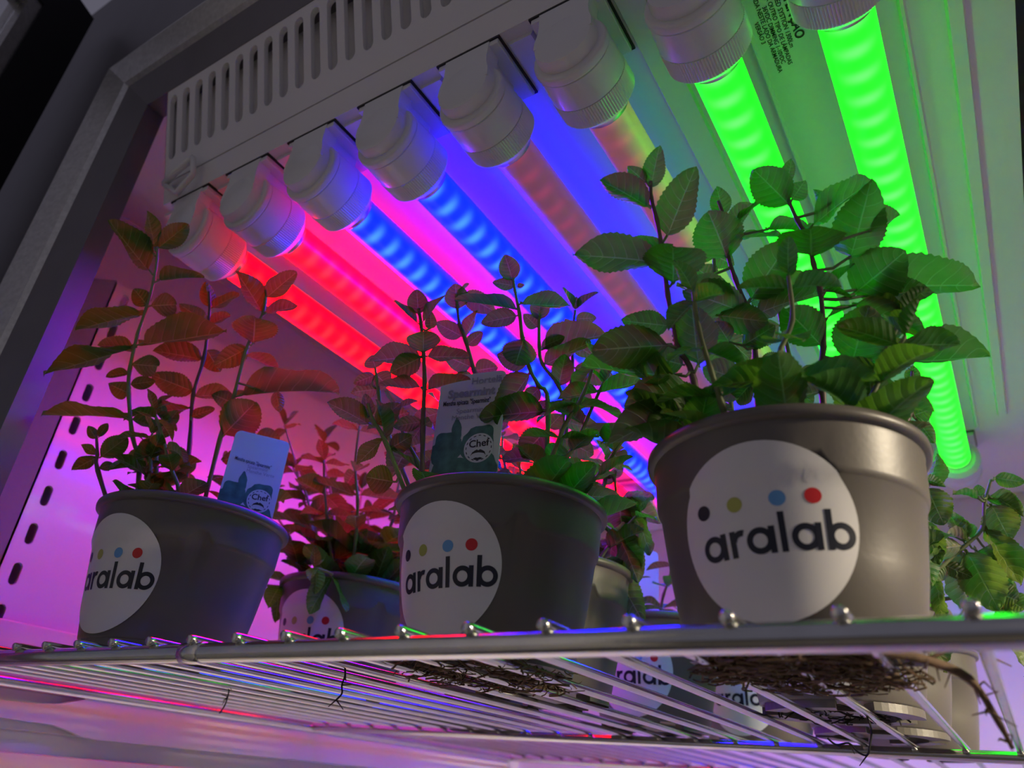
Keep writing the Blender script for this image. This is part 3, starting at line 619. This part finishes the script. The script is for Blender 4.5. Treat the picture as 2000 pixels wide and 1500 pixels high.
DOTS = ((-0.66, 'ink_navy'), (-0.26, 'ink_olive'), (0.20, 'ink_blue'), (0.56, 'ink_red'))
def sticker(root, ang, tilt):
    s = link('sticker', disc_mesh('sticker', 0, 0, 1.0, 0.0002, tilt, 'sticker_white', 10, 72), None, root, rotz=ang)
    s['label'] = 'round white sticker with four coloured dots and dark lettering'
    link('lettering', letters_mesh(tilt), None, s)
    for x, m in DOTS: link('dot', disc_mesh('dot', x, 0.315, 0.088, 0.00032, tilt, m, 2, 28), None, s)

# ------------------------------------------------------------------ mint leaves and stems
def leaf_mesh(name, seed, bend, cup, wave, twist, pointed=0.9, crumple=0.0):
    rnd = random.Random(seed); nr, nc = 30, 8; bm = new(); uvs = {}
    grid = []; ph = rnd.uniform(0, 6)
    for i in range(nr+1):
        t = i/nr
        if t < 0.07: w = 0.035
        else:
            q = (t-0.07)/0.93
            w = 0.5*(math.sin(PI*q**0.84)**0.66)*(1.0 - 0.03*q) if 0 < q < 1 else 0.0
            w = max(w, 0.035*(1-q))
        ser = 1.0 + (0.055 if (i % 2) else -0.02)*(1 if t > 0.16 else 0)
        ang = bend*(t**1.3); row = []
        yy = math.sin(ang)/bend if abs(bend) > 1e-3 else t
        yl = t if abs(bend) < 1e-3 else (math.sin(bend*t)/bend)
        zl = 0.0 if abs(bend) < 1e-3 else -((1-math.cos(bend*t))/bend)
        for j in range(nc+1):
            u = -1 + 2*j/nc
            x = u*w*(ser if abs(u) > 0.99 else 1.0)
            z = zl + cup*(u*u)*w*1.3 + wave*0.04*math.sin(9*t+ph+u*2.0)*abs(u) - 0.018*(1-abs(u))**3*(1 if t > .07 else 0)
            z += 0.007*math.cos(2*PI*7.5*(t-0.17*abs(u)**1.35))*abs(u)*(1-abs(u)*0.5)*min(1, w*2.2)
            z += crumple*0.05*math.sin(17*t+5*u+ph)*math.sin(7*u+11*t)
            tw = twist*t
            px = x*math.cos(tw) - z*math.sin(tw)*0.6; pz = z + x*math.sin(tw)*0.6
            v = bm.verts.new((px, yl, pz)); uvs[v] = ((u+1)/2, t); row.append(v)
        grid.append(row)
    uvl = bm.loops.layers.uv.new('UVMap')
    for a, b in zip(grid, grid[1:]):
        for j in range(nc):
            f = bm.faces.new((a[j], a[j+1], b[j+1], b[j]))
            for l in f.loops: l[uvl].uv = uvs[l.vert]
            f.smooth = True
    me = bpy.data.meshes.new(name); bm.to_mesh(me); bm.free()
    return me
LEAF = {}
def leaf_set(key, m, specs):
    out = []
    for i, s in enumerate(specs):
        me = leaf_mesh('leaf', i*7+3, *s); me.materials.append(MATS[m]); out.append(me)
    LEAF[key] = out
fresh = [(0.25, 0.20, 0.6, 0.0), (0.45, 0.12, 0.8, 0.15), (0.12, 0.28, 0.5, -0.12), (0.60, 0.08, 1.0, -0.2), (-0.15, 0.24, 0.7, 0.1), (0.35, 0.30, 1.1, 0.25), (0.08, 0.10, 0.9, -0.05), (0.75, 0.18, 0.6, 0.1)]
leaf_set('fresh', 'mint_leaf', fresh)
leaf_set('placed', 'mint_leaf', [(0.20, 0.20, 0.8, 0.0), (0.12, 0.14, 1.1, 0.15), (0.25, 0.26, 0.7, -0.12), (0.05, 0.10, 1.2, -0.18), (-0.10, 0.22, 0.9, 0.1), (0.28, 0.30, 1.2, 0.2)])
leaf_set('wilted', 'mint_leaf_wilted', [(0.5, 0.28, 1.6, 0.4, 0.9, 0.8), (0.7, -0.18, 1.8, -0.4, 0.9, 1.0), (0.35, 0.35, 1.4, 0.3, 0.9, 0.5), (0.4, -0.2, 2.0, -0.2, 0.9, 1.0), (0.2, 0.20, 1.2, 0.2, 0.9, 0.6)])
def put_leaf(parent, base, axis, up, width, kind, k):
    me = LEAF[kind][k % len(LEAF[kind])]
    L = axis.length; a = axis.normalized(); n = (up - a*up.dot(a)).normalized(); s = a.cross(n)
    o = bpy.data.objects.new('leaf', me); COL.objects.link(o); o.parent = parent
    ww = width/0.97
    o.matrix_local = Matrix(((s.x*ww, a.x*L, n.x*L, base.x), (s.y*ww, a.y*L, n.y*L, base.y), (s.z*ww, a.z*L, n.z*L, base.z), (0, 0, 0, 1)))
    return o
def smooth_path(pts, sub=4):
    out = []; n = len(pts)
    for i in range(n-1):
        p0, p1, p2, p3 = pts[max(i-1, 0)], pts[i], pts[i+1], pts[min(i+2, n-1)]
        for j in range(sub):
            t = j/sub
            out.append(0.5*((2*p1) + (p2-p0)*t + (2*p0-5*p1+4*p2-p3)*t*t + (3*p1-p0-3*p2+p3)*t**3))
    out.append(pts[-1]); return out
def stem_obj(root, pts, r0, r1, m):
    path = smooth_path(pts); n = len(path); bm = new()
    rr = []
    for i in range(n):
        r = r0 + (r1-r0)*i/(n-1)
        rr.append(r*(1.25 if i % 4 == 0 and 0 < i < n-1 else 1.0))
    tube(bm, path, rr, 7)
    return bm_obj('stem', bm, m, root, smooth=True)
def nearest(pts, b):
    best = pts[0]; bd = 9
    for i in range(len(pts)-1):
        for j in range(9):
            q = pts[i].lerp(pts[i+1], j/8); d = (q-b).length
            if d < bd: bd, best = d, q
    return best, bd
def shoots(root, table, kind, seed, purple=True):
    rnd = random.Random(seed)
    for path, leaves in table:
        pts = [Vector(p)/10000 for p in path]
        st = stem_obj(root, pts, 0.0015, 0.0008, 'mint_stem_purple' if purple and rnd.random() < 0.5 else 'mint_stem')
        for i, L in enumerate(leaves):
            b = Vector(L[0:3])/10000; ax = Vector(L[3:6])/10000; up = Vector(L[6:9])/1000; w = L[9]/10000
            put_leaf(st, b, ax, up, w, kind, rnd.randrange(99))
            q, d = nearest(pts, b)
            if d > 0.0012:                      # a stalk joins the blade to its stem
                mid = q.lerp(b, 0.5) + Vector((0, 0, -0.0015))
                bs = new(); tube(bs, [q, mid, b + ax*0.06], [0.0008, 0.0007, 0.0006], 6)
                bm_obj('leaf_stalk', bs, 'mint_stem', st, smooth=True)
# the two cards with print stay readable: no filler leaf grows right in front of them
CARDS = ((Vector((-0.2334, 0.302, 0.183)), 0.027), (Vector((-0.3881, 0.285, 0.168)), 0.024))
def hides_card(p):
    for c, r in CARDS:
        t = p.dot(c)/c.length_squared
        if 0.3 < t < 1.02 and (p - c*t).length < r*t: return True
    return False
def bush(root, seed, n, height, leaf, spread, kind='fresh', droop=0.0, nodes=5, lean=(0, 0)):
    """mint stems with opposite pairs of leaves, each pair turned a quarter"""
    rnd = random.Random(seed)
    for i in range(n):
        a = 2*PI*(i + rnd.uniform(-.3, .3))/n; r = 0.036*math.sqrt(rnd.random()*0.9+0.1)
        foot = Vector((r*math.cos(a), r*math.sin(a), 0.068))
        h = height*rnd.uniform(0.6, 1.05)
        dirx = math.cos(a)*spread*rnd.uniform(.3, 1) + lean[0]; diry = math.sin(a)*spread*rnd.uniform(.3, 1) + lean[1]
        pts = []
        for k in range(6):
            t = k/5
            pts.append(foot + Vector((dirx*t**1.4 + rnd.uniform(-.003, .003), diry*t**1.4 + rnd.uniform(-.003, .003), h*(t - droop*t**3*0.9))))
        path = smooth_path(pts, 6)
        here = root.location - Vector((0, 0, ZC))
        if any(hides_card(q + here) for q in path[len(path)//3:]): continue
        st = stem_obj(root, pts, 0.0016, 0.0008, 'mint_stem')
        for k in range(nodes):
            t = (k+0.8)/(nodes); q = path[min(len(path)-1, int(t*(len(path)-1)))]
            az = a + k*PI/2 + rnd.uniform(-.4, .4)
            size = leaf*(1.0 - 0.45*t)*rnd.uniform(.75, 1.15)
            for s in (0, PI):
                el = rnd.uniform(-0.35, 0.45) - droop*0.9
                if droop == 0 and q.z < 0.105: el = abs(el) + 0.25      # low leaves clear the rim
                ax = Vector((math.cos(az+s)*math.cos(el), math.sin(az+s)*math.cos(el), math.sin(el)))*size
                up = Vector((rnd.uniform(-.35, .35), rnd.uniform(-.35, .35), 1))
                wd, kk = size*rnd.uniform(.46, .58), rnd.randrange(99)
                if hides_card(q + ax*0.5 + here) or hides_card(q + ax + here): continue
                put_leaf(st, q, ax, up, wd, kind, kk)
        for s in (0, PI):
            az = a + s; ax = Vector((math.cos(az)*.5, math.sin(az)*.5, .8))*leaf*0.42
            put_leaf(st, path[-1], ax, Vector((math.cos(az+PI), math.sin(az+PI), .6)), leaf*0.20, kind, rnd.randrange(99))

def roots_mesh(seed, n, rmin, rmax, zlo, zhi, long=0.03):
    rlim = rmax + 0.003
    rnd = random.Random(seed); bm = new()
    for i in range(n):
        a = rnd.uniform(0, 2*PI); r = rnd.uniform(rmin, rmax); p = Vector((r*math.cos(a), r*math.sin(a), rnd.uniform(zlo, zhi)))
        d = Vector((-math.sin(a), math.cos(a), 0))*rnd.choice((-1, 1)); pts = []
        for k in range(6):
            pts.append(p.copy()); d = (d + Vector((rnd.uniform(-.7, .7), rnd.uniform(-.7, .7), rnd.uniform(-.5, .35)))).normalized()
            p = p + d*long/6
            p.z = max(zlo-0.002, min(zhi, p.z))
            q = math.hypot(p.x, p.y)
            if q > rlim: p.x *= rlim/q; p.y *= rlim/q
        tube(bm, pts, rnd.uniform(0.00022, 0.00055), 4, cap=False)
    return bm

POT_Z = Z(WZ + WIRE_R)
def potted(label, x, y, tab, stick=None, tilt=0.0, feet_rot=0.3):
    root = thing('potted_mint', label, 'potted plant', (x, y, POT_Z), 'mints in grey plastic pots on the wire shelf')
    p = link('pot', POT_ME, None, root, rotz=tab)
    link('foot_ring', FEET_ME, None, p); 
    link('soil', SOIL_ME, None, root)
    if stick is not None: sticker(root, stick, tilt)
    return root
D = math.radians
front_right = potted('tall broad-leaved mint under the green tubes in grey pot lit beige on one side', -0.068, 0.3148, D(-66), D(-88), D(3))
shoots(front_right, SHOOTS_FRONT_RIGHT, 'placed', 4)
bush(front_right, 17, 10, 0.075, 0.041, 0.045, nodes=4)
front_middle = potted('dark mint in grey pot with the large spearmint card among its stems', -0.2225, 0.3271, D(-46), D(-91), D(2))
shoots(front_middle, SHOOTS_FRONT_MIDDLE, 'placed', 8)
bush(front_middle, 21, 15, 0.090, 0.038, 0.055, nodes=5)
front_left = potted('plum-lit mint in grey pot by the slotted upright, small bluish card inside', -0.424, 0.2783, D(-28), D(-84), D(0))
shoots(front_left, SHOOTS_FRONT_LEFT, 'placed', 15)
bush(front_left, 33, 11, 0.090, 0.036, 0.045, nodes=5)
behind_left = potted('red-lit bushy mint in grey pot set between and behind the two front pots with cards', -0.447, 0.450, D(-20), D(-84), D(0))
bush(behind_left, 41, 15, 0.15, 0.046, 0.085, nodes=6)
bush(behind_left, 42, 6, 0.03, 0.040, 0.10, droop=0.8, nodes=3)
behind_middle = potted('mint with limp shoots hanging over the pot rim behind the large spearmint card pot', -0.260, 0.447, D(-30), None)
shoots(behind_middle, SHOOTS_BEHIND_MIDDLE, 'wilted', 3)
bush(behind_middle, 51, 8, 0.075, 0.036, 0.05, nodes=5)
far_middle = potted('mint in grey pot holding the plain pale card', -0.2541, 0.6209, D(40), D(-89), D(0))
bush(far_middle, 61, 7, 0.055, 0.034, 0.06, nodes=4)
last_middle = potted('mint in grey pot standing last in the middle row, only its sticker end showing', -0.204, 0.742, D(40), D(-92), D(0))
bush(last_middle, 71, 6, 0.06, 0.036, 0.05, nodes=4)
behind_right = potted('wilting pale green mint leaning out of the pot behind the tall broad-leaved mint', -0.0876, 0.4895, D(20), D(-92), D(0))
shoots(behind_right, SHOOTS_BEHIND_RIGHT, 'wilted', 6)
bush(behind_right, 81, 5, 0.03, 0.04, 0.05, 'wilted', nodes=3)
far_right = potted('small mint in beige-lit pot, third of the row that starts with the tall broad-leaved mint', -0.0862, 0.6132, D(10), D(-92), D(0))
bush(far_right, 91, 6, 0.06, 0.038, 0.05, nodes=4)
last_right = potted('small mint in beige-lit pot, last of the row that starts with the tall broad-leaved mint', -0.0801, 0.7746, D(10), None)
bush(last_right, 95, 6, 0.06, 0.038, 0.05, nodes=4)
far_left = potted('reddish bushy mint far back towards the side wall, sprigs rising against the red tubes', -0.425, 0.640, D(0), None)
bush(far_left, 101, 13, 0.20, 0.050, 0.10, nodes=7)

# roots showing under the nearest pots
bm = roots_mesh(1, 330, 0.010, 0.041, -0.0035, 0.0030, 0.034)
o = bm_obj('roots', bm, 'root_brown', front_right); o['kind'] = 'stuff'
bm = roots_mesh(2, 200, 0.015, 0.046, -0.003, 0.003, 0.03)
o = bm_obj('roots', bm, 'root_brown', front_middle); o['kind'] = 'stuff'
bm = roots_mesh(3, 60, 0.010, 0.034, 0.0, 0.0035, 0.016)
o = bm_obj('roots', bm, 'root_dark', behind_right); o['kind'] = 'stuff'
# a thicker tail of roots trailing from the tall mint's pot
rnd = random.Random(12); bm = new()
tail = [Vector((0.030, -0.030, -0.001)), Vector((0.044, -0.018, -0.002)), Vector((0.055, -0.004, -0.006)), Vector((0.060, 0.004, -0.0165)), Vector((0.063, 0.008, -0.026))]
tube(bm, smooth_path(tail), [0.0016]*9 + [0.0012]*5 + [0.0008]*3, 6)
for i in range(14):
    q = smooth_path(tail)[rnd.randrange(4, 17)]
    tube(bm, [q, q + Vector((rnd.uniform(-.003, .003), rnd.uniform(-.003, .003), rnd.uniform(-.003, .002))), q + Vector((rnd.uniform(-.007, .007), rnd.uniform(-.006, .006), rnd.uniform(-.006, .002)))], [0.0005, 0.0004, 0.0002], 4, cap=False)
tube(bm, [Vector((0.044, -0.018, -0.002)), Vector((0.052, -0.006, 0.004)), Vector((0.058, 0.006, 0.0055)), Vector((0.068, 0.02, 0.002))], [0.0008, 0.0006, 0.0005, 0.0003], 5)
bm_obj('root_tail', bm, 'root_brown', front_right, smooth=True)

# ------------------------------------------------------------------ plant cards
def card(label, loc, yaw, w, h, pot_z, style):
    t = thing('plant_card', label, 'plant label', loc)
    t.rotation_euler = (0, 0, yaw)
    bm = new(); r = 0.004; out = []
    for cx, cz, a0 in ((w/2-r, h/2-r, 0), (-w/2+r, h/2-r, PI/2)):
        for k in range(7): a = a0 + PI/2*k/6; out.append((cx+r*math.cos(a), cz+r*math.sin(a)))
    low = pot_z - loc[2]
    out += [(-w/2, -h/2), (-0.006, -h/2-0.004), (-0.003, low), (0.003, low), (0.006, -h/2-0.004), (w/2, -h/2)]
    prism(bm, out, 'y', -0.0004, 0.0004)
    bm_obj('card', bm, 'card_white', t)
    def flat(name, pts, y, m):
        b = new(); v = [b.verts.new((x*w, -0.0004-y, z*h)) for x, z in pts]; b.faces.new(v)
        return bm_obj(name, b, m, t)
    def disc(name, cx, cz, r, y, m, n=40): return flat(name, [(cx + r*math.cos(2*PI*k/n), cz + r*w/h*math.sin(2*PI*k/n)) for k in range(n)], y, m)
    def txt(body, x, z, size, m, bold=0.0, rot=0.0, sx=1.0):
        me = text_mesh('card_print', body, size*w, bold=bold*w)
        o = link('card_print', me, m, t)
        c, s = math.cos(rot), math.sin(rot)
        o.matrix_local = Matrix(((c*sx, -s, 0, x*w), (0, 0, -1, -0.00078), (s*sx, c, 0, z*h), (0, 0, 0, 1)))
    if style == 'plain':
        return t
    # printed sprig of leaves over the lower half
    for i, (cx, cz, L, wd, ang) in enumerate(((-0.10, -0.34, 0.50, 0.40, 2.3), (-0.10, -0.32, 0.46, 0.40, 2.9), (-0.02, -0.34, 0.58, 0.44, 0.85), (-0.14, -0.24, 0.46, 0.15, 1.65), (-0.02, -0.38, 0.55, 0.44, -0.3), (-0.05, -0.40, 0.48, 0.40, 3.6), (-0.05, -0.34, 0.42, 0.40, -1.7))):
        pts = []
        for k in range(24):
            a = 2*PI*k/24; s = 1.0 + (0.05 if k % 2 else -0.03)
            lx = (math.cos(a)*0.5+0.5)*L; ly = math.sin(a)*wd*0.5*s*(1 if math.cos(a) < .6 else .7)
            X = cx + lx*math.cos(ang) - ly*math.sin(ang); Zq = cz + (lx*math.sin(ang) + ly*math.cos(ang))*w/h
            pts.append((max(-0.499, min(0.499, X)), max(-0.5, min(0.5, Zq))))
        flat('printed_leaf', pts, 0.00008 + 0.00002*i, 'card_green')
    disc('badge', 0.20, -0.26, 0.215, 0.00026, 'card_white')
    for k in range(16):
        a = 2*PI*k/16; da = 0.10; r0, r1 = 0.178, 0.190
        flat('badge_stitch', [(0.20+r*math.cos(q), -0.26+r*w/h*math.sin(q)) for r, q in ((r0, a-da), (r1, a-da), (r1, a+da), (r0, a+da))], 0.0003, 'ink_black')
    txt('Chef', 0.055, -0.255, 0.15, 'ink_black', 0.003, 0.06)
    mo = [(0.09, -0.335), (0.115, -0.30), (0.15, -0.285), (0.18, -0.275), (0.20, -0.285), (0.225, -0.275), (0.26, -0.285), (0.295, -0.30), (0.315, -0.335), (0.285, -0.315), (0.245, -0.308), (0.20, -0.305), (0.155, -0.308), (0.12, -0.315)]
    flat('moustache', mo, 0.0003, 'ink_black')
    flat('lips', [(0.13, -0.362), (0.17, -0.350), (0.20, -0.354), (0.235, -0.350), (0.275, -0.360), (0.235, -0.374), (0.20, -0.376), (0.165, -0.374)], 0.0003, 'ink_black')
    if style == 'large':
        txt('Hortelã', -0.02, 0.385, 0.15, 'ink_grey', 0.002)
        txt('Spearmint', -0.36, 0.265, 0.175, 'ink_grey', 0.006)
        txt('Mentha spicata "Spearmint"', -0.42, 0.185, 0.105, 'ink_black', 0.002, 0.0, 0.62)
        txt('Spearmint', -0.20, 0.095, 0.11, 'ink_grey')
        txt('Menthe Verte', -0.26, 0.030, 0.11, 'ink_grey')
    else:
        txt('Mentha spicata "Spearmint"', -0.40, 0.150, 0.10, 'ink_black', 0.001, -0.06, 0.60)
        txt('Spearmint', -0.15, 0.085, 0.09, 'ink_grey'); txt('Menthe Verte', -0.15, 0.035, 0.09, 'ink_grey')
    return t
SOIL_Z = POT_Z + 0.070
card('large pale card reading Spearmint, stuck in the middle front pot', (-0.2334, 0.302, Z(0.1812)), 0.2, 0.0413, 0.0635, SOIL_Z, 'large')
card('small bluish-lit card with a Chef badge by the slotted upright', (-0.3881, 0.285, Z(0.1640)), 1.0, 0.0351, 0.0575, SOIL_Z, 'small')
card('plain pale card standing behind the tall mint\'s pot', (-0.2600, 0.605, Z(0.1690)), 0.5, 0.0327, 0.0560, SOIL_Z, 'plain')

# dark dry rootlets caught on the shelf wires
def rootlet(label, loc, pts):
    bm = new(); rnd = random.Random(len(pts)*7)
    P = [Vector(p) for p in pts]
    tube(bm, smooth_path(P), 0.0005, 5)
    for i in range(5):
        q = P[rnd.randrange(len(P))]; tube(bm, [q, q + Vector((rnd.uniform(-.005, .005), rnd.uniform(-.004, .004), rnd.uniform(-.006, .001)))], [0.0004, 0.0002], 4, cap=False)
    o = bm_obj('root_strand', bm, 'root_dark'); o.location = loc
    tag(o, label, 'root')
rootlet('forked dark rootlet dangling from a shelf wire beneath the spearmint card pot', (-0.2837, 0.2900, Z(WZ-0.0015)), [(0, 0, 0.0005), (0.001, 0, -0.004), (-0.001, 0.001, -0.008), (0.001, 0, -0.012), (-0.002, 0, -0.015)])
rootlet('thin dark rootlet hanging below the shelf beside the white plate arm', (-0.4693, 0.3700, Z(WZ-0.0015)), [(0, 0, 0.0005), (0.0005, 0, -0.005), (-0.0005, 0, -0.011), (-0.004, 0, -0.016)])
rootlet('looped dark rootlet hanging below the pot row of the tall broad-leaved mint', (-0.0676, 0.4450, Z(WZ-0.0015)), [(0, 0, 0.0005), (0.0015, 0, -0.006), (0, 0, -0.013), (-0.002, 0, -0.018), (-0.006, 0, -0.017), (-0.010, 0, -0.013), (-0.016, 0, -0.014), (-0.020, 0, -0.011)])
